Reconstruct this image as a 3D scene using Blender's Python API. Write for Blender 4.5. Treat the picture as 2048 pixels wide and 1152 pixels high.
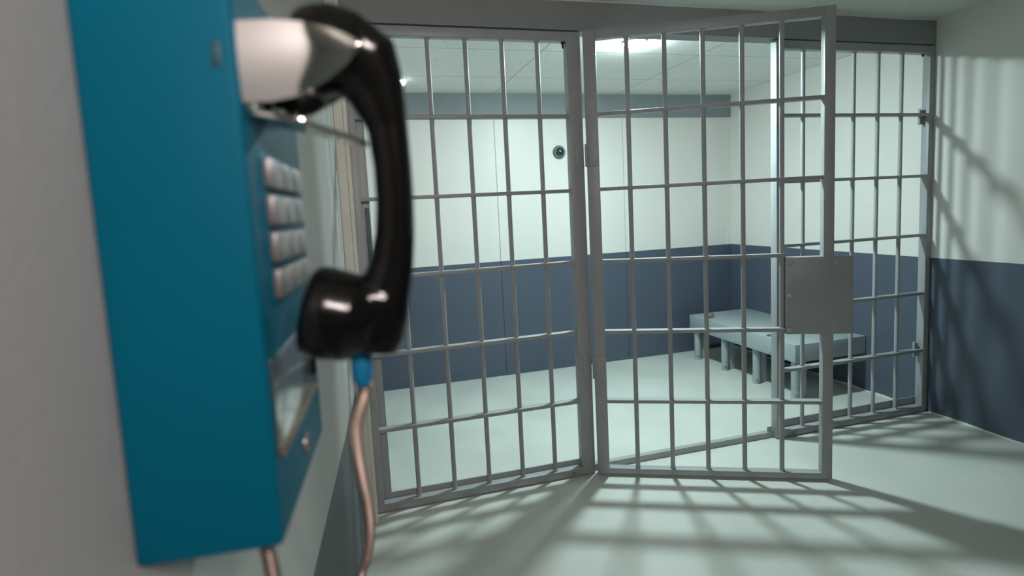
import bpy, bmesh, math, random
from mathutils import Vector, Matrix
random.seed(7)
for o in list(bpy.data.objects): bpy.data.objects.remove(o, do_unlink=True)
SC = bpy.context.scene
C = SC.collection

# ---------------------------------------------------------------- camera
CAM = (0.6809, -2.4884, 1.3308)
YAW, PITCH, ROLL, FPX = 0.2694, -0.1031, -0.0504, 1121.14
cy_, sy_ = math.cos(YAW), math.sin(YAW); cp_, sp_ = math.cos(PITCH), math.sin(PITCH)
fwd = Vector((sy_*cp_, cy_*cp_, sp_)); rt = Vector((cy_, -sy_, 0)); up = rt.cross(fwd)
r2 = rt*math.cos(ROLL) + up*math.sin(ROLL); u2 = -rt*math.sin(ROLL) + up*math.cos(ROLL)
cam = bpy.data.cameras.new('camera'); co = bpy.data.objects.new('camera', cam); C.objects.link(co)
M = Matrix.Identity(4)
for i in range(3):
    M[i][0] = r2[i]; M[i][1] = u2[i]; M[i][2] = -fwd[i]; M[i][3] = CAM[i]
co.matrix_world = M
cam.sensor_fit = 'HORIZONTAL'; cam.sensor_width = 36.0
cam.lens = FPX/2048*36.0
cam.shift_x = -0.58/2048; cam.shift_y = -40.2/2048
cam.clip_start = 0.02
cam.dof.use_dof = True; cam.dof.focus_distance = 2.9; cam.dof.aperture_fstop = 2.6
SC.camera = co

# ---------------------------------------------------------------- world, exposure
w = bpy.data.worlds.new('world'); SC.world = w; w.use_nodes = True
w.node_tree.nodes['Background'].inputs[0].default_value = (0.5, 0.55, 0.6, 1)
w.node_tree.nodes['Background'].inputs[1].default_value = 0.01
SC.view_settings.view_transform = 'Standard'; SC.view_settings.look = 'None'
SC.view_settings.exposure = 0.0; SC.view_settings.gamma = 1.0
SC.view_settings.use_curve_mapping = False
SC.cycles.use_denoising = True
SC.cycles.max_bounces = 10; SC.cycles.diffuse_bounces = 6
SC.cycles.sample_clamp_indirect = 6.0

# corridor ceiling lights (behind the camera)
CELL_LAMP = 1080.0
def area(name, loc, size, power, col, sy=None, rot=(0, 0, 0)):
    l = bpy.data.lights.new(name, 'AREA'); l.energy = power; l.color = col
    l.size = size; l.spread = math.radians(115)
    if sy: l.shape = 'RECTANGLE'; l.size_y = sy
    o = bpy.data.objects.new(name, l); o.location = loc; o.rotation_euler = rot; C.objects.link(o); return o
area('corridor_light', (0.92, -3.55, 2.15), 0.14, 6.2, (1.0, 0.86, 0.82), 0.30, (math.radians(74), 0, math.radians(12)))
area('corridor_light', (1.26, -3.55, 2.15), 0.14, 6.2, (1.0, 0.86, 0.82), 0.30, (math.radians(74), 0, math.radians(12)))

# ---------------------------------------------------------------- materials
def nmat(name):
    m = bpy.data.materials.new(name); m.use_nodes = True
    nt = m.node_tree; return m, nt, nt.nodes['Principled BSDF']
def N(nt, t, **k):
    n = nt.nodes.new(t)
    for a, b in k.items(): setattr(n, a, b)
    return n
def geo_pos(nt):
    g = N(nt, 'ShaderNodeNewGeometry'); s = N(nt, 'ShaderNodeSeparateXYZ')
    nt.links.new(g.outputs['Position'], s.inputs[0]); return g, s
def math_(nt, op, a, b=None, c=None):
    n = N(nt, 'ShaderNodeMath', operation=op)
    for i, v in enumerate((a, b, c)):
        if v is None: continue
        if isinstance(v, (int, float)): n.inputs[i].default_value = v
        else: nt.links.new(v, n.inputs[i])
    return n.outputs[0]
def mix(nt, f, a, b):
    n = N(nt, 'ShaderNodeMix', data_type='RGBA')
    if isinstance(f, (int, float)): n.inputs[0].default_value = f
    else: nt.links.new(f, n.inputs[0])
    for s, v in ((n.inputs[6], a), (n.inputs[7], b)):
        if isinstance(v, tuple): s.default_value = (*v, 1)
        else: nt.links.new(v, s)
    return n.outputs[2]
def noise(nt, scale, detail=3, rough=0.5, vec=None):
    n = N(nt, 'ShaderNodeTexNoise'); n.inputs['Scale'].default_value = scale
    n.inputs['Detail'].default_value = detail; n.inputs['Roughness'].default_value = rough
    if vec is None:
        g = N(nt, 'ShaderNodeNewGeometry'); vec = g.outputs['Position']
    nt.links.new(vec, n.inputs['Vector']); return n.outputs['Fac']
def ramp(nt, fac, p0, p1, c0=0.0, c1=1.0):
    n = N(nt, 'ShaderNodeMapRange'); nt.links.new(fac, n.inputs[0])
    n.inputs[1].default_value = p0; n.inputs[2].default_value = p1
    n.inputs[3].default_value = c0; n.inputs[4].default_value = c1
    return n.outputs[0]
def bump(nt, b, h, strength, dist=0.002):
    n = N(nt, 'ShaderNodeBump'); n.inputs['Strength'].default_value = strength
    n.inputs['Distance'].default_value = dist
    nt.links.new(h, n.inputs['Height']); nt.links.new(n.outputs[0], b.inputs['Normal'])
def simple(name, col, rough=0.5, metal=0.0, var=0.06, vs=6.0, bs=0.0, bscale=200.0, spec=0.5, coat=0.0):
    m, nt, b = nmat(name)
    f = ramp(nt, noise(nt, vs), 0.3, 0.7)
    lo = tuple(c*(1-var) for c in col); hi = tuple(min(1, c*(1+var)) for c in col)
    nt.links.new(mix(nt, f, lo, hi), b.inputs['Base Color'])
    b.inputs['Roughness'].default_value = rough; b.inputs['Metallic'].default_value = metal
    b.inputs['Specular IOR Level'].default_value = spec
    b.inputs['Coat Weight'].default_value = coat
    if bs: bump(nt, b, noise(nt, bscale, 2), bs)
    return m

CREAM = (0.72, 0.715, 0.68); BLUE = (0.080, 0.102, 0.142)
def wall_mat(name, zsplit, cream=CREAM, blue=BLUE, seams=(), bs=0.08, rough=0.42, bscale=260):
    m, nt, b = nmat(name); g, s = geo_pos(nt)
    f = math_(nt, 'GREATER_THAN', s.outputs['Z'], zsplit)
    n1 = ramp(nt, noise(nt, 2.5), 0.3, 0.7)
    c = mix(nt, f, mix(nt, n1, tuple(x*0.94 for x in blue), blue), mix(nt, n1, tuple(x*0.97 for x in cream), cream))
    for sx in seams:
        d = math_(nt, 'ABSOLUTE', math_(nt, 'SUBTRACT', s.outputs['X'], sx))
        k = math_(nt, 'LESS_THAN', d, 0.0018)
        c = mix(nt, math_(nt, 'MULTIPLY', k, 0.6), c, (0.03, 0.035, 0.04))
    nt.links.new(c, b.inputs['Base Color'])
    b.inputs['Roughness'].default_value = rough
    bump(nt, b, noise(nt, bscale, 3), bs, 0.003)
    return m
m_wall = wall_mat('painted_wall', 0.93)
m_back = wall_mat('painted_panel_wall', 0.93, seams=(1.776, 2.87))
m_phonewall = wall_mat('textured_corridor_wall', 0.60, cream=(0.51, 0.505, 0.49), blue=(0.115, 0.128, 0.142), bs=0.18, rough=0.6, bscale=90)

def floor_mat():
    m, nt, b = nmat('painted_floor')
    n1 = ramp(nt, noise(nt, 1.6, 4), 0.35, 0.65)
    c = mix(nt, n1, (0.51, 0.545, 0.505), (0.59, 0.62, 0.58))
    # small scuffs
    sp = ramp(nt, noise(nt, 30, 6, 0.75), 0.665, 0.70)
    c = mix(nt, math_(nt, 'MULTIPLY', sp, 0.6), c, (0.16, 0.16, 0.14))
    sp2 = ramp(nt, noise(nt, 9, 8, 0.8), 0.66, 0.72)
    c = mix(nt, math_(nt, 'MULTIPLY', sp2, 0.22), c, (0.30, 0.29, 0.25))
    nt.links.new(c, b.inputs['Base Color'])
    nt.links.new(ramp(nt, noise(nt, 5, 4), 0.3, 0.7, 0.32, 0.5), b.inputs['Roughness'])
    bump(nt, b, noise(nt, 14, 4), 0.10, 0.006)
    return m
m_floor = floor_mat()

def ceil_mat(name, xs=(), ys=(), col=(0.66, 0.69, 0.64)):
    m, nt, b = nmat(name); g, s = geo_pos(nt)
    vo = N(nt, 'ShaderNodeTexNoise'); vo.inputs['Scale'].default_value = 95
    vo.inputs['Detail'].default_value = 5; vo.inputs['Roughness'].default_value = 0.65
    nt.links.new(g.outputs['Position'], vo.inputs['Vector'])
    sp = ramp(nt, vo.outputs['Fac'], 0.60, 0.66)
    c = mix(nt, math_(nt, 'MULTIPLY', sp, 0.65), col, (0.22, 0.24, 0.23))
    for ax, vals in (('X', xs), ('Y', ys)):
        for v in vals:
            d = math_(nt, 'ABSOLUTE', math_(nt, 'SUBTRACT', s.outputs[ax], v))
            c = mix(nt, math_(nt, 'MULTIPLY', math_(nt, 'LESS_THAN', d, 0.0035), 0.55), c, (0.12, 0.13, 0.13))
    nt.links.new(c, b.inputs['Base Color']); b.inputs['Roughness'].default_value = 0.85
    bump(nt, b, vo.outputs['Fac'], 0.35, 0.004)
    return m
m_cceil = ceil_mat('cell_ceiling_tile', xs=(0.76, 1.79, 2.82), ys=(0.655, 1.29), col=(0.80, 0.82, 0.79))
m_ceil = ceil_mat('corridor_ceiling_tile', xs=(1.9,), ys=(-0.9, -2.1), col=(0.62, 0.64, 0.57))

m_steel = simple('grey_painted_steel', (0.325, 0.345, 0.355), 0.42, var=0.05, vs=9, bs=0.12, bscale=120)
m_header = simple('grey_header_paint', (0.25, 0.265, 0.27), 0.65, var=0.04, bs=0.25, bscale=180)
m_band = simple('grey_band_paint', (0.235, 0.262, 0.275), 0.55, var=0.04)
m_trimcream = simple('cream_trim_paint', (0.66, 0.66, 0.58), 0.5)
m_bench = simple('bench_grey_paint', (0.33, 0.38, 0.40), 0.45, var=0.05, bs=0.08)
m_dark = simple('dark_recess', (0.01, 0.01, 0.012), 0.8)
m_rust = simple('rusty_iron', (0.16, 0.10, 0.06), 0.6, metal=0.5, var=0.3, vs=60)
m_bolt = simple('painted_bolt', (0.38, 0.40, 0.41), 0.35)
m_screw = simple('bare_screw', (0.30, 0.30, 0.27), 0.35, metal=0.8)
m_blue = simple('blue_phone_enamel', (0.0, 0.118, 0.195), 0.5, var=0.05, vs=5, bs=0.10, bscale=500, spec=0.10)
m_black = simple('black_handset_plastic', (0.004, 0.004, 0.004), 0.17, var=0.1, bs=0.03, bscale=300, spec=0.38)
m_chrome = simple('chrome', (0.82, 0.80, 0.79), 0.07, metal=1.0, var=0.02)
m_plate = simple('brushed_stainless', (0.62, 0.59, 0.57), 0.16, metal=1.0, var=0.04)
m_key = simple('metal_key', (0.26, 0.24, 0.24), 0.42, metal=0.6, var=0.06)
m_cord = simple('armoured_cord_steel', (0.34, 0.26, 0.225), 0.42, metal=0.9, var=0.06)
m_sleeve = simple('blue_rubber_sleeve', (0.0, 0.17, 0.34), 0.5)
m_slot = simple('slot_blue_grey', (0.07, 0.095, 0.125), 0.5)
m_dome = simple('smoked_dome', (0.012, 0.03, 0.035), 0.06, var=0.1, coat=1.0)
m_domering = simple('dome_ring', (0.10, 0.13, 0.13), 0.3)
def emis(name, col, s):
    m, nt, b = nmat(name); e = N(nt, 'ShaderNodeEmission')
    e.inputs[0].default_value = (*col, 1); e.inputs[1].default_value = s
    nt.links.new(e.outputs[0], nt.nodes['Material Output'].inputs[0]); return m
m_lamp = emis('lamp_diffuser_lit', (0.80, 1.0, 1.0), CELL_LAMP)
m_lamp2 = emis('small_lamp_lit', (0.85, 1.0, 1.0), 6.0)
m_fix = simple('white_fixture', (0.7, 0.72, 0.72), 0.4)

# ---------------------------------------------------------------- mesh helpers
def box(bm, a, b, bev=0.0, mtx=None, seg=2):
    r = bmesh.ops.create_cube(bm, size=1.0); vs = r['verts']
    for v in vs:
        v.co = Vector([(a[i]+b[i])/2 + v.co[i]*(b[i]-a[i]) for i in range(3)])
    if bev:
        es = list({e for v in vs for e in v.link_edges})
        rb = bmesh.ops.bevel(bm, geom=es, offset=bev, segments=seg, profile=0.5, affect='EDGES')
        vs = list({v for f in rb['faces'] for v in f.verts} | {v for v in vs if v.is_valid})
    if mtx: 
        for v in vs: v.co = mtx @ v.co
    return vs
def cyl(bm, p, q, r, seg=18, r2=None):
    p, q = Vector(p), Vector(q); d = q-p
    mt = Matrix.Translation((p+q)/2) @ d.to_track_quat('Z', 'Y').to_matrix().to_4x4()
    return bmesh.ops.create_cone(bm, cap_ends=True, segments=seg, radius1=r, radius2=r if r2 is None else r2, depth=d.length, matrix=mt)['verts']
def prism(bm, pts, d, bev=0.0):
    """pts: list of 3-D points of a flat polygon, d: thickness vector"""
    d = Vector(d); v0 = [bm.verts.new(Vector(p)) for p in pts]; v1 = [bm.verts.new(Vector(p)+d) for p in pts]
    n = len(pts); fs = [bm.faces.new(v0), bm.faces.new(v1[::-1])]
    for i in range(n): fs.append(bm.faces.new((v0[(i+1) % n], v0[i], v1[i], v1[(i+1) % n])))
    bmesh.ops.recalc_face_normals(bm, faces=fs)
    if bev:
        es = list({e for f in fs for e in f.edges})
        bmesh.ops.bevel(bm, geom=es, offset=bev, segments=2, profile=0.5, affect='EDGES')
def lathe(bm, prof, axis_p, axis_d, seg=32):
    """prof: (radius, height) list"""
    q = Vector(axis_d).normalized().to_track_quat('Z', 'Y').to_matrix(); o = Vector(axis_p); rings = []
    for r, h in prof:
        if r < 1e-6: rings.append([bm.verts.new(o + q @ Vector((0, 0, h)))])
        else: rings.append([bm.verts.new(o + q @ Vector((r*math.cos(2*math.pi*i/seg), r*math.sin(2*math.pi*i/seg), h))) for i in range(seg)])
    for a, b in zip(rings, rings[1:]):
        for i in range(seg):
            j = (i+1) % seg
            if len(a) == 1 and len(b) == 1: continue
            if len(a) == 1: bm.faces.new((a[0], b[i], b[j]))
            elif len(b) == 1: bm.faces.new((a[i], a[j], b[0]))
            else: bm.faces.new((a[i], a[j], b[j], b[i]))
def obj(name, bm, mat, parent=None, smooth=True, loc=None):
    bmesh.ops.recalc_face_normals(bm, faces=bm.faces)
    me = bpy.data.meshes.new(name); bm.to_mesh(me); bm.free()
    me.materials.append(mat)
    o = bpy.data.objects.new(name, me); C.objects.link(o)
    if smooth:
        for p in me.polygons: p.use_smooth = True
        try: me.set_sharp_from_angle(angle=math.radians(38))
        except Exception: pass
    if parent: o.parent = parent
    if loc: o.location = loc
    return o
def tag(o, label, cat, group=None):
    o['label'] = label; o['category'] = cat
    if group: o['group'] = group
    return o
def thing(name, label, cat, loc=(0, 0, 0), rz=0.0, group=None):
    o = bpy.data.objects.new(name, None); o.empty_display_size = 0.1; C.objects.link(o)
    o.location = loc; o.rotation_euler = (0, 0, rz); return tag(o, label, cat, group)
def struct(name, bm, mat, smooth=False, loc=None):
    o = obj(name, bm, mat, None, smooth, loc); o['kind'] = 'structure'; return o
def B(*boxes, bev=0.0):
    bm = bmesh.new()
    for a, b in boxes: box(bm, a, b, bev)
    return bm

# ---------------------------------------------------------------- setting
RX = 3.908; BY = 1.81; HC = 2.27; HCC = 2.228
ANG = math.radians(4.1)
U = Vector((math.sin(ANG), math.cos(ANG), 0)); NN = Vector((math.cos(ANG), -math.sin(ANG), 0)); Q0 = Vector((0.639, 0, 0))
def G(u, n, z): return Q0 + U*u + NN*n + Vector((0, 0, z))

struct('floor', B(((-0.3, -4.7, -0.08), (4.1, 2.0, 0.0))), m_floor)
struct('ceiling', B(((-0.3, -4.7, HC), (4.1, -0.0, HC+0.06))), m_ceil)
struct('ceiling', B(((0.6, 0.09, HCC), (4.1, 2.0, HCC+0.06))), m_cceil)
struct('wall_right', B(((RX, -4.7, 0), (RX+0.1, BY+0.1, HC))), m_wall)
struct('wall_back', B(((0.65, BY, 0), (RX, BY+0.1, HC))), m_back)
struct('wall_front', B(((-0.3, -4.7, 0), (RX, -4.6, HC))), m_phonewall)
struct('wall_cell_left', B(((0.66, 0.062, 0), (0.752, BY, HC))), m_wall)
bm = bmesh.new()
prism(bm, [G(-5.0, 0, 0), G(-0.085, 0, 0), G(-0.085, -0.15, 0), G(-5.0, -0.15, 0)], (0, 0, HC))
struct('wall_left', bm, m_phonewall)
# header above the bars
struct('trim_1', B(((0.5, 0.0, 2.137), (RX, 0.09, HC))), m_header)
# grey band under the cell ceiling
struct('trim_2', B(((0.752, BY-0.012, 2.041), (RX, BY, HCC))), m_band)
# cream edge strip between header and corridor ceiling
bm = bmesh.new()
n = 60; rows = []
for i in range(n+1):
    x = 0.7 + (RX-0.7)*i/n
    sag = 0.0016*math.sin(x*3.1)+0.0012*math.sin(x*9.7+1)
    rows.append([bm.verts.new(Vector(p)) for p in ((x, -0.007, HC), (x, -0.007, HC-0.005+sag), (x, 0.001, HC-0.005+sag), (x, 0.001, HC))])
for a, b in zip(rows, rows[1:]):
    for k in range(4): bm.faces.new((a[k], a[(k+1) % 4], b[(k+1) % 4], b[k]))
bm.faces.new(rows[0]); bm.faces.new(rows[-1][::-1])
struct('trim_3', bm, m_trimcream)
# cream casing at the end of the phone wall
bm = bmesh.new(); box(bm, (0.632, -0.085, 0), (0.668, -0.002, HC-0.001), 0.002)
box(bm, (0.668, -0.080, 0), (0.684, -0.055, HC-0.001), 0.003)
struct('trim_4', bm, m_trimcream)
# threshold across the door opening, and the angle iron behind the panels
struct('trim_5', B(((1.70, 0.030, 0), (2.86, 0.062, 0.032)), bev=0.001), m_steel)
# wall panel battens
struct('trim_6', B(((1.779, BY-0.004, 0), (1.806, BY, 2.041))), m_back)
struct('trim_7', B(((2.873, BY-0.004, 0), (2.898, BY, 2.041))), m_back)
struct('trim_8', B(((3.862, BY-0.005, 0), (RX, BY, 2.041))), m_back)
# thin lip of floor paint run up the foot of the right wall
def lip(name, x0, x1, y0, y1, h):
    bm = bmesh.new()
    k = 50; prev = None
    for i in range(k+1):
        t = i/k; y = y0+(y1-y0)*t; d = 0.004+0.003*math.sin(i*1.7)*math.sin(i*0.6); hh = h*(0.75+0.3*math.sin(i*0.9+2))
        ring = [bm.verts.new(p) for p in ((x1, y, 0), (x1-0.006-d, y, 0), (x1-0.002, y, hh), (x1, y, hh))]
        if prev:
            for q in range(4): bm.faces.new((prev[q], prev[(q+1) % 4], ring[(q+1) % 4], ring[q]))
        else: bm.faces.new(ring)
        prev = ring
    bm.faces.new(prev[::-1])
    return struct(name, bm, m_floor)
lip('baseboard_right', RX-0.01, RX, -4.5, -0.02, 0.010)
lip('baseboard_right', RX-0.01, RX, 0.07, BY-0.01, 0.013)

# ---------------------------------------------------------------- barred panels
ZR = (0.378, 0.7216, 1.0645, 1.406, 1.7515)
HF = 2.13; DT = 0.045
def hexbolt(bm, x, y, z, r=0.0105, h=0.011):
    cyl(bm, (x, y-0.002, z), (x, y+0.001, z), r*1.35, 18)
    cyl(bm, (x, y-0.002-h, z), (x, y-0.001, z), r, 6)
def panel(t, width, wl, wr, barx, zb=0.04, zt=0.042, cut=None, z0=0.004):
    """stiles, head and foot tubes, five rails and five bars in local coordinates"""
    obj('stile', B(((0, 0, z0), (wl, DT, HF)), bev=0.0025), m_steel, t)
    obj('stile', B(((width-wr, 0, z0), (width, DT, HF)), bev=0.0025), m_steel, t)
    obj('top_tube', B(((wl-0.001, 0.0005, HF-zt), (width-wr+0.001, DT-0.0005, HF-0.0005)), bev=0.0025), m_steel, t)
    obj('bottom_tube', B(((wl-0.001, 0.0005, z0), (width-wr+0.001, DT-0.0005, zb)), bev=0.0025), m_steel, t)
    for i, z in enumerate(ZR):
        x0, x1 = wl-0.001, width-wr+0.001
        if cut and cut[0] < z < cut[1]: x1 = cut[2]
        bm = bmesh.new(); box(bm, (x0, 0.002, z-0.008), (x1, DT-0.004, z+0.008), 0.0012)
        obj('rail', bm, m_steel, t)
    for x in barx:
        bm = bmesh.new(); cyl(bm, (x, DT/2, zb-0.002), (x, DT/2, HF-zt+0.002), 0.0108, 20)
        for zz in list(ZR):   # weld beads under each rail
            for k in range(2):
                a = random.uniform(0, 6.28)
                lathe(bm, [(0.0108, -0.010-0.006*random.random()), (0.0128, -0.008)], (x, DT/2, zz), (0, 0, 1), 12)
        for zz, s in ((zb, 1), (HF-zt, -1)):
            lathe(bm, [(0.0145, 0.0), (0.0125, 0.004), (0.0108, 0.008)], (x, DT/2, zz), (0, 0, s), 16)
        obj('bar', bm, m_steel, t)

# left fixed panel
X0 = 0.676
tl = thing('cell_bar_panel', 'fixed grey steel barred panel left of the open cell door, half hidden by the handset', 'cell bars', (X0, 0, 0), group='fixed barred panels of the cell front')
panel(tl, 1.0705, 0.040, 0.068, [0.8751-X0+i*0.1669 for i in range(5)])
bm = bmesh.new()
obj('backing_angle', B(((0.02, DT+0.004, 0.0), (1.02, DT+0.012, 0.066)), bev=0.0008), m_steel, tl)
obj('backing_angle', B(((0.02, DT+0.004, 0.066), (0.074, DT+0.012, 2.12)), bev=0.0008), m_steel, tl)
s = obj('lock_recess', B(((0.052, DT-0.001, 1.10), (0.070, DT+0.0035, 1.37)), bev=0.0005), m_slot, tl); s['label'] = 'dark slot in the left jamb'
for x, z in ((0.098, 0.021), (0.957, 0.021)):
    bm = bmesh.new(); cyl(bm, (x, -0.003, z), (x, 0.001, z), 0.008, 20); box(bm, (x-0.006, -0.0038, z-0.001), (x+0.006, -0.0028, z+0.001))
    obj('screw', bm, m_screw, tl)
bm = bmesh.new(); cyl(bm, (0.992, 0.02, HF-0.070), (0.992, 0.02, HF-0.040), 0.004, 10); cyl(bm, (0.992, 0.02, HF-0.050), (0.992, 0.02, HF-0.041), 0.008, 6)
obj('bolt', bm, m_dark, tl)

# right fixed panel
X3 = 2.832
tr = thing('cell_bar_panel', 'fixed grey steel barred panel between the door opening and the right wall', 'cell bars', (X3, 0, 0), group='fixed barred panels of the cell front')
panel(tr, RX-0.001-X3, 0.038, 0.038, [3.0191-X3+i*0.1675 for i in range(5)])
obj('backing_angle', B(((0.03, DT+0.004, 0.0), (RX-0.002-X3, DT+0.012, 0.082)), bev=0.0008), m_steel, tr)
s = obj('strike_slot', B(((0.0255, -0.0008, 0.845), (0.0325, 0.002, 1.025))), m_dark, tr); s['label'] = 'black slot in the post where the door bolt enters'
for z in (1.697, 0.335):
    bm = bmesh.new(); box(bm, (1.004, 0.028, z), (1.010, 0.040, z+0.092), 0.001); box(bm, (1.008, 0.034, z+0.004), (1.039, 0.040, z+0.085), 0.001)
    obj('jamb_bracket', bm, m_steel, tr)
bm = bmesh.new(); x = 0.113; cyl(bm, (x, -0.003, 0.020), (x, 0.001, 0.020), 0.008, 20); box(bm, (x-0.006, -0.0038, 0.019), (x+0.006, -0.0028, 0.021))
obj('screw', bm, m_screw, tr)
bm = bmesh.new(); cyl(bm, (1.005, 0.02, HF-0.056), (1.005, 0.02, HF-0.040), 0.005, 10)
obj('bolt', bm, m_dark, tr)
obj('threshold_clip', B(((-0.034, DT-0.01, 0.034), (-0.004, DT-0.006, 0.062)), bev=0.001), m_steel, tr)

# the open door
HX, HY, TH = 1.7475, -0.0265, -0.4336
td = thing('cell_door', 'grey steel barred cell door with a square lock plate, swung open towards the viewer', 'cell door', (HX, HY, 0), TH)
DW = 1.0765
panel(td, DW, 0.058, 0.045, [0.1966+i*0.1667 for i in range(5)], cut=(0.71, 1.10, 0.873), z0=0.012, zt=0.042)
lk = obj('lock_plate', B(((0.874, -0.006, 0.703), (1.152, -0.0005, 1.055)), bev=0.002), m_steel, td)
for x, z in ((0.891, 1.030), (1.077, 1.030), (0.891, 0.881), (0.891, 0.722)):
    bm = bmesh.new(); hexbolt(bm, x, -0.006, z); obj('bolt', bm, m_bolt, lk)
bm = bmesh.new(); cyl(bm, (1.070, -0.0068, 0.879), (1.070, -0.005, 0.879), 0.013, 24); b0 = obj('keyhole_cover', bm, m_steel, lk)
obj('lock_box', B(((0.874, -0.001, 0.703), (1.031, DT, 1.055)), bev=0.0015), m_steel, td)
for z0, z1 in ((1.512, 1.618), (0.497, 0.603)):
    bm = bmesh.new(); box(bm, (0.003, -0.0035, z0), (0.054, 0.0005, z1), 0.0008)
    for k in range(3):
        for xx in (0.022, 0.040): cyl(bm, (xx, -0.0042, z0+0.018+k*0.035), (xx, -0.003, z0+0.018+k*0.035), 0.004, 12)
    h = obj('hinge', bm, m_steel, td)
    bm = bmesh.new()
    for k in range(5): cyl(bm, (-0.0015, -0.0055, z0+k*0.0212+0.0006), (-0.0015, -0.0055, z0+(k+1)*0.0212-0.0006), 0.0062, 16)
    obj('hinge_knuckle', bm, m_steel, h)
    bm = bmesh.new(); zz = z0
    box(bm, (1.703-X0, -0.0035, z0), (1.742-X0, 0.0005, z1), 0.0008)
    for k in range(3): cyl(bm, (1.722-X0, -0.0042, z0+0.018+k*0.035), (1.722-X0, -0.003, z0+0.018+k*0.035), 0.004, 12)
    obj('hinge_leaf', bm, m_steel, tl)

# ---------------------------------------------------------------- bench
bx0, bx1, by0, by1, bzt, bth = 3.335, RX-0.002, 0.42, 1.60, 0.378, 0.118
tb = thing('bench', 'low grey painted slab bench on stubby legs against the right cell wall', 'bench', (3.62, 1.0, 0))
o = (3.62, 1.0, 0)
def L(p): return tuple(p[i]-o[i] for i in range(3))
def BL(*bs, bev=0.0): return B(*[(L(a), L(b)) for a, b in bs], bev=bev)
obj('slab', BL(((bx0, by0, bzt-bth), (bx1, by1, bzt)), bev=0.004), m_bench, tb)
for y in (0.475, 0.845, 1.205, 1.565):
    bm = bmesh.new(); x = bx0+0.052
    cyl(bm, L((x, y, 0)), L((x, y, bzt-bth+0.002)), 0.027, 24)
    lg = obj('leg', bm, m_bench, tb)
    for zz in (0.05, 0.225):
        bm = bmesh.new(); cyl(bm, L((x-0.015, y-0.022, zz)), L((x-0.022, y-0.033, zz)), 0.011, 6); obj('bolt', bm, m_bolt, lg)
    obj('leg_post', BL(((x+0.045, y-0.004, 0), (x+0.085, y+0.045, bzt-bth+0.001)), bev=0.002), m_bench, tb)
for y in (0.66, 1.03, 1.38):
    bm = bmesh.new(); cyl(bm, L((bx0-0.008, y, bzt-bth+0.018)), L((bx0+0.002, y, bzt-bth+0.018)), 0.012, 6); obj('bolt', bm, m_bolt, tb)
def torus(bm, c, ax, R, r, seg=28, rs=10, arc=1.0):
    q = Vector(ax).normalized().to_track_quat('Z', 'Y').to_matrix(); c = Vector(c); rings = []
    cnt = seg if arc >= 1 else seg+1
    for i in range(cnt):
        a = 2*math.pi*arc*i/seg
        rings.append([bm.verts.new(c + q @ Vector(((R+r*math.cos(b))*math.cos(a), (R+r*math.cos(b))*math.sin(a), r*math.sin(b)))) for b in [2*math.pi*k/rs for k in range(rs)]])
    for i in range(seg if arc >= 1 else seg):
        a, b = rings[i], rings[(i+1) % cnt]
        for k in range(rs): bm.faces.new((a[k], b[k], b[(k+1) % rs], a[(k+1) % rs]))
for y, sgn in ((1.42, 1), (0.70, 1)):
    bm = bmesh.new(); x = 3.400
    lathe(bm, [(0.0, 0.005), (0.030, 0.005), (0.034, 0.003), (0.034, -0.001)], (0, 0, 0), (0, 0, 1), 28)
    for v in bm.verts: v.co = Vector((v.co.x*1.35, v.co.y*0.62, v.co.z)) + Vector(L((x, y, bzt)))
    rg = obj('ring_anchor', bm, m_rust, tb); rg['label'] = 'rusty brown restraint ring plate'
    bm = bmesh.new(); torus(bm, L((x+0.026, y, bzt+0.016)), (0.35, 1, 0), 0.014, 0.0042); obj('ring', bm, m_rust, rg)

# ---------------------------------------------------------------- lamps and dome camera
tlamp = thing('ceiling_light', 'bright round white light on the cell ceiling, above the open door', 'light', (2.26, 0.43, HCC), group='lights on the cell ceiling')
bm = bmesh.new(); lathe(bm, [(0.0, 0.0), (0.070, 0.0), (0.071, -0.005), (0.068, -0.009), (0.0, -0.009)], (0, 0, 0), (0, 0, 1), 48)
obj('base', bm, m_fix, tlamp)
bm = bmesh.new(); lathe(bm, [(0.067, -0.008), (0.066, -0.012), (0.060, -0.017), (0.043, -0.022), (0.022, -0.024), (0.0, -0.025)], (0, 0, 0), (0, 0, 1), 48)
obj('diffuser', bm, m_lamp, tlamp)
t2 = thing('ceiling_light', 'small white light on the cell ceiling just right of the black handset', 'light', (1.035, 1.385, HCC), group='lights on the cell ceiling')
bm = bmesh.new(); box(bm, (-0.045, -0.05, -0.012), (0.045, 0.05, 0.0), 0.003); obj('base', bm, m_fix, t2)
bm = bmesh.new(); box(bm, (-0.04, -0.045, -0.034), (0.04, 0.045, -0.0115), 0.006); obj('diffuser', bm, m_lamp2, t2)

tc = thing('dome_camera', 'small dark round dome camera high on the back wall of the cell', 'camera', (2.305, BY, 1.772))
bm = bmesh.new(); lathe(bm, [(0.0, 0.0), (0.052, 0.0), (0.054, 0.006), (0.048, 0.018), (0.040, 0.022), (0.0, 0.022)], (0, 0, 0), (0, -1, 0), 36)
obj('ring', bm, m_domering, tc)
bm = bmesh.new(); lathe(bm, [(0.040*math.cos(a), 0.021+0.034*math.sin(a)) for a in [i*math.pi/2/10 for i in range(11)]], (0, 0, 0), (0, -1, 0), 36)
obj('dome', bm, m_dome, tc)
bm = bmesh.new()
lathe(bm, [(0.041, 0.020), (0.044, 0.024), (0.041, 0.027)], (0, 0, 0), (0, -1, 0), 36)
obj('bezel', bm, simple('dome_bezel', (0.35, 0.45, 0.45), 0.25), tc)

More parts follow.
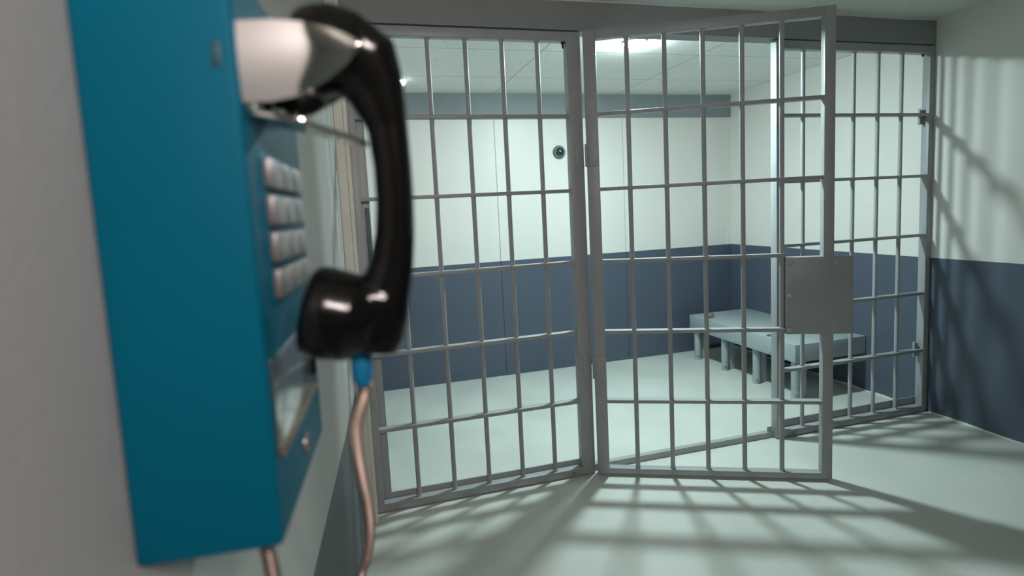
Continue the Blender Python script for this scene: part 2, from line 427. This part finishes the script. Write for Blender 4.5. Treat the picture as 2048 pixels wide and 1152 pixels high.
# ---------------------------------------------------------------- wall phone (local axes: x out of the wall, y along it, z up)
PB = (0.0, -1.885, 1.068)      # n, u, z of the phone's base on the wall
pz = G(PB[1], 0, PB[2])
def P(n, u, z): return (n-PB[0], u-PB[1], z-PB[2])
tp = thing('payphone', 'bright blue steel wall payphone with chrome cradle and metal keypad', 'payphone', pz, -ANG)
PN = 0.110
bm = bmesh.new(); box(bm, P(0.0003, -2.013, 1.065), P(PN, -1.758, 1.535), 0.005, seg=4)
obj('body', bm, m_blue, tp)
# keypad
kb = bmesh.new(); box(kb, P(PN-0.001, -1.972, 1.258), P(PN+0.0015, -1.795, 1.392), 0.001)
kp = obj('keypad_plate', kb, m_blue, tp)
for r in range(4):
    for c in range(3):
        u0 = -1.966+c*0.055; z0 = 1.360-r*0.0320
        bm = bmesh.new(); box(bm, P(PN+0.001, u0, z0), P(PN+0.008, u0+0.051, z0+0.0255), 0.002)
        obj('key', bm, m_key, kp)
# lower stainless vault door with a lip along its foot
bm = bmesh.new(); box(bm, P(PN-0.001, -2.001, 1.140), P(PN+0.002, -1.800, 1.218), 0.0008)
vd = obj('vault_door', bm, m_plate, tp); vd['label'] = 'polished stainless plate'
bm = bmesh.new(); box(bm, P(PN, -2.001, 1.1365), P(PN+0.006, -1.800, 1.1405), 0.001); obj('lip', bm, m_cord, vd)
bm = bmesh.new(); box(bm, P(PN, -1.801, 1.150), P(PN+0.004, -1.793, 1.218), 0.001); obj('edge_gap_shade', bm, m_dark, vd)  # black strip stands in for the shadowed gap along the plate's far edge
bm = bmesh.new(); lathe(bm, [(0.0, 0.004), (0.008, 0.004), (0.0105, 0.003), (0.0115, 0.0), (0.0115, -0.001)], P(PN, -1.880, 1.1), (1, 0, 0), 28)
lo = obj('lock', bm, m_key, tp)
bm = bmesh.new(); box(bm, P(PN+0.0035, -1.8815, 1.094), P(PN+0.0046, -1.8785, 1.105)); obj('keyhole', bm, m_dark, lo)
# side lock in the near face
bm = bmesh.new(); box(bm, P(0.093, -2.0138, 1.447), P(0.100, -2.0125, 1.466), 0.0006)
obj('side_lock', bm, simple('dull_side_lock', (0.01, 0.07, 0.10), 0.5), tp)
# chrome cradle: two cheeks, back plate, hook tongue
def cheek(u0, th):
    top = [(PN, 1.4835), (0.135, 1.4840), (0.158, 1.4825), (0.178, 1.4785), (0.192, 1.4735), (0.199, 1.470), (0.2015, 1.4675)]
    bot = [(PN, 1.423), (0.132, 1.423), (0.150, 1.427), (0.168, 1.436), (0.183, 1.445), (0.194, 1.455), (0.2015, 1.4655)]
    def ev(t, n):
        for (a, za), (b, zb) in zip(t, t[1:]):
            if n <= b+1e-9: return za+(zb-za)*(n-a)/(b-a)
        return t[-1][1]
    bm = bmesh.new(); grid = []
    for i in range(31):
        f = i/30; n = PN+(0.2015-PN)*f; zt, zb = ev(top, n), ev(bot, n); col = []
        for k in range(9):
            g = k/8; z = zb+(zt-zb)*g
            bow = 0.0045*math.sin(f*math.pi*0.75+0.2)-0.0016*(2*g-1)**2
            col.append(P(n, u0-bow, z))
        grid.append([bm.verts.new(c) for c in col]+[bm.verts.new((c[0], c[1]+th, c[2])) for c in col[::-1]])
    for a, b in zip(grid, grid[1:]):
        m = len(a)
        for k in range(m): bm.faces.new((a[k], b[k], b[(k+1) % m], a[(k+1) % m]))
    bm.faces.new(grid[0]); bm.faces.new(grid[-1][::-1])
    return bm
cr = obj('cradle_back', (lambda b: (box(b, P(PN-0.001, -2.000, 1.418), P(PN+0.006, -1.895, 1.486), 0.002), b)[1])(bmesh.new()), m_chrome, tp)
obj('cradle_cheek', cheek(-2.0075, 0.003), m_chrome, cr)
obj('cradle_cheek', cheek(-1.9235, 0.004), m_chrome, cr)
bm = bmesh.new()
prism(bm, [P(PN, -1.995, 1.421), P(0.150, -1.990, 1.414), P(0.195, -1.975, 1.398), P(0.200, -1.960, 1.397), P(0.195, -1.945, 1.398), P(0.150, -1.930, 1.414), P(PN, -1.925, 1.421)], (0, 0, -0.005), 0.001)
obj('hook', bm, m_chrome, cr)

# handset
th_ = thing('telephone_handset', 'glossy black telephone handset hanging on the chrome cradle of the blue payphone', 'telephone handset', G(-1.965, 0.17, 1.21), -ANG)
HB = (0.17, -1.965, 1.21)
def H(n, u, z): return (n-HB[0], u-HB[1], z-HB[2])
path = [(0.126, 1.4665, 0.030, 0.029), (0.129, 1.467, 0.0365, 0.034), (0.150, 1.469, 0.0410, 0.0360), (0.172, 1.4685, 0.0405, 0.0350), (0.191, 1.461, 0.0360, 0.031), (0.206, 1.443, 0.0270, 0.0250),
        (0.2150, 1.418, 0.0195, 0.0210), (0.2185, 1.390, 0.0172, 0.0195), (0.2195, 1.350, 0.0172, 0.0195), (0.2180, 1.318, 0.0185, 0.0205), (0.2110, 1.290, 0.0250, 0.0245),
        (0.1970, 1.266, 0.0345, 0.030), (0.178, 1.250, 0.0405, 0.0345), (0.160, 1.244, 0.0415, 0.0360), (0.143, 1.238, 0.0390, 0.0350), (0.138, 1.235, 0.034, 0.031)]
def loft(bm, path, uc, seg=36, sq=2.4):
    pts = [Vector((p[0], 0, p[1])) for p in path]; rings = []
    for i, p in enumerate(path):
        t = (pts[min(i+1, len(pts)-1)]-pts[max(i-1, 0)]).normalized()
        nrm = Vector((-t.z, 0, t.x))
        ring = []
        for k in range(seg):
            a = 2*math.pi*k/seg; ca, sa = math.cos(a), math.sin(a)
            ex = 2/sq; fx = math.copysign(abs(ca)**ex, ca); fy = math.copysign(abs(sa)**ex, sa)
            c = pts[i]+nrm*(p[2]*fx)
            ring.append(bm.verts.new(H(c.x, uc+p[3]*fy, c.z)))
        rings.append(ring)
    for a, b in zip(rings, rings[1:]):
        for k in range(seg): bm.faces.new((a[k], b[k], b[(k+1) % seg], a[(k+1) % seg]))
    bm.faces.new(rings[0]); bm.faces.new(rings[-1][::-1])
UC = -1.965
def cup(bm, n, z, an, az, r, depth):
    """round cap: face centre (n, z), axis (an, az) pointing out of the face"""
    l = math.hypot(an, az)
    lathe(bm, [(0.0, 0.0), (r*0.70, -0.0005), (r*0.90, -0.003), (r, -0.009), (r*1.02, -0.018), (r*0.98, -depth*0.62), (r*0.80, -depth*0.88), (r*0.45, -depth), (0.0, -depth*1.02)],
          H(n, UC, z), (an/l, 0, az/l), 48)
hp = [(0.176, 1.468, 0.026, 0.022), (0.188, 1.471, 0.0355, 0.030), (0.2005, 1.461, 0.0335, 0.027), (0.2105, 1.438, 0.0255, 0.0225), (0.2175, 1.408, 0.0178, 0.0190), (0.2195, 1.375, 0.0168, 0.0185),
      (0.2195, 1.345, 0.0168, 0.0185), (0.2175, 1.315, 0.0175, 0.0190), (0.2125, 1.288, 0.0195, 0.0205), (0.205, 1.265, 0.0230, 0.0230), (0.198, 1.245, 0.0270, 0.0250), (0.193, 1.226, 0.0275, 0.0250), (0.190, 1.212, 0.0230, 0.022)]
bm = bmesh.new(); loft(bm, hp, UC, sq=2.5)
cup(bm, 0.150, 1.468, -1, -0.22, 0.0375, 0.055)
cup(bm, 0.1335, 1.2535, -1, 0.27, 0.0405, 0.066)
prism(bm, [H(n, UC-0.026, z) for n, z in [(0.145, 1.217), (0.201, 1.2125), (0.2065, 1.227), (0.214, 1.262), (0.190, 1.272), (0.150, 1.25)]], (0, 0.052, 0), 0.008)
hs = obj('handset_body', bm, m_black, th_)
md = hs.modifiers.new('r', 'REMESH'); md.mode = 'VOXEL'; md.voxel_size = 0.0019; md.use_smooth_shade = True
md = hs.modifiers.new('s', 'SMOOTH'); md.factor = 0.5; md.iterations = 9
for (n, z, r, tn, tz) in ((0.1645, 1.4712, 0.0392, 1, 0.22), (0.148, 1.2496, 0.0420, 1, -0.27)):
    bm = bmesh.new(); torus(bm, H(n, UC, z), (tn, 0, tz), r-0.0022, 0.0010, 40, 8)
    obj('cap_seam', bm, m_black, hs)
# strain relief sleeve
bm = bmesh.new(); lathe(bm, [(0.0085, 0.012), (0.0098, 0.0), (0.0092, -0.014), (0.0065, -0.021), (0.0055, -0.022)], H(0.1795, -1.962, 1.200), (0.02, 0.02, 1), 24)
obj('strain_relief', bm, m_sleeve, th_)
# armoured cord
import itertools
CP = [(-1.960, 0.1805, 1.190), (-1.955, 0.179, 1.170), (-1.92, 0.166, 1.127), (-1.89, 0.162, 1.089), (-1.85, 0.161, 1.036), (-1.81, 0.161, 0.986), (-1.77, 0.158, 0.931), (-1.72, 0.148, 0.867), (-1.68, 0.133, 0.813), (-1.67, 0.112, 0.74), (-1.74, 0.10, 0.69), (-1.85, 0.097, 0.72), (-1.93, 0.097, 0.84), (-1.972, 0.095, 0.96), (-1.98, 0.090, 1.04), (-1.98, 0.087, 1.075)]
def catmull(pts, n):
    out = []
    ps = [pts[0]]+pts+[pts[-1]]
    for i in range(1, len(ps)-2):
        p0, p1, p2, p3 = [Vector(q) for q in ps[i-1:i+3]]
        for k in range(n):
            t = k/n; out.append(0.5*((2*p1)+(-p0+p2)*t+(2*p0-5*p1+4*p2-p3)*t*t+(-p0+3*p1-3*p2+p3)*t**3))
    out.append(Vector(pts[-1])); return out
def cord(bm, pts, r, pitch=0.0036, seg=12):
    dense = catmull(pts, 40); step = pitch/4; res = [dense[0]]; acc = 0
    for a, b in zip(dense, dense[1:]):
        d = (b-a).length
        while acc+d >= step and d > 0:
            a = a+(b-a).normalized()*(step-acc); res.append(a.copy()); d = (b-a).length; acc = 0
        acc += d
    prev = None; ref = Vector((0.3, 1, 0.1))
    for i, p in enumerate(res):
        t = (res[min(i+1, len(res)-1)]-res[max(i-1, 0)]).normalized()
        x = (ref-t*ref.dot(t)).normalized(); y = t.cross(x); ref = x
        rr = r*(1.0, 1.0, 0.92, 0.78)[i % 4]
        ring = [bm.verts.new(p+(x*math.cos(2*math.pi*k/seg)+y*math.sin(2*math.pi*k/seg))*rr) for k in range(seg)]
        if prev:
            for k in range(seg): bm.faces.new((prev[k], ring[k], ring[(k+1) % seg], prev[(k+1) % seg]))
        prev = ring
bm = bmesh.new(); cord(bm, [H(n, u, z) for u, n, z in CP], 0.0068)
cd = obj('cord', bm, m_cord, th_); cd['label'] = 'ribbed steel armoured cord'
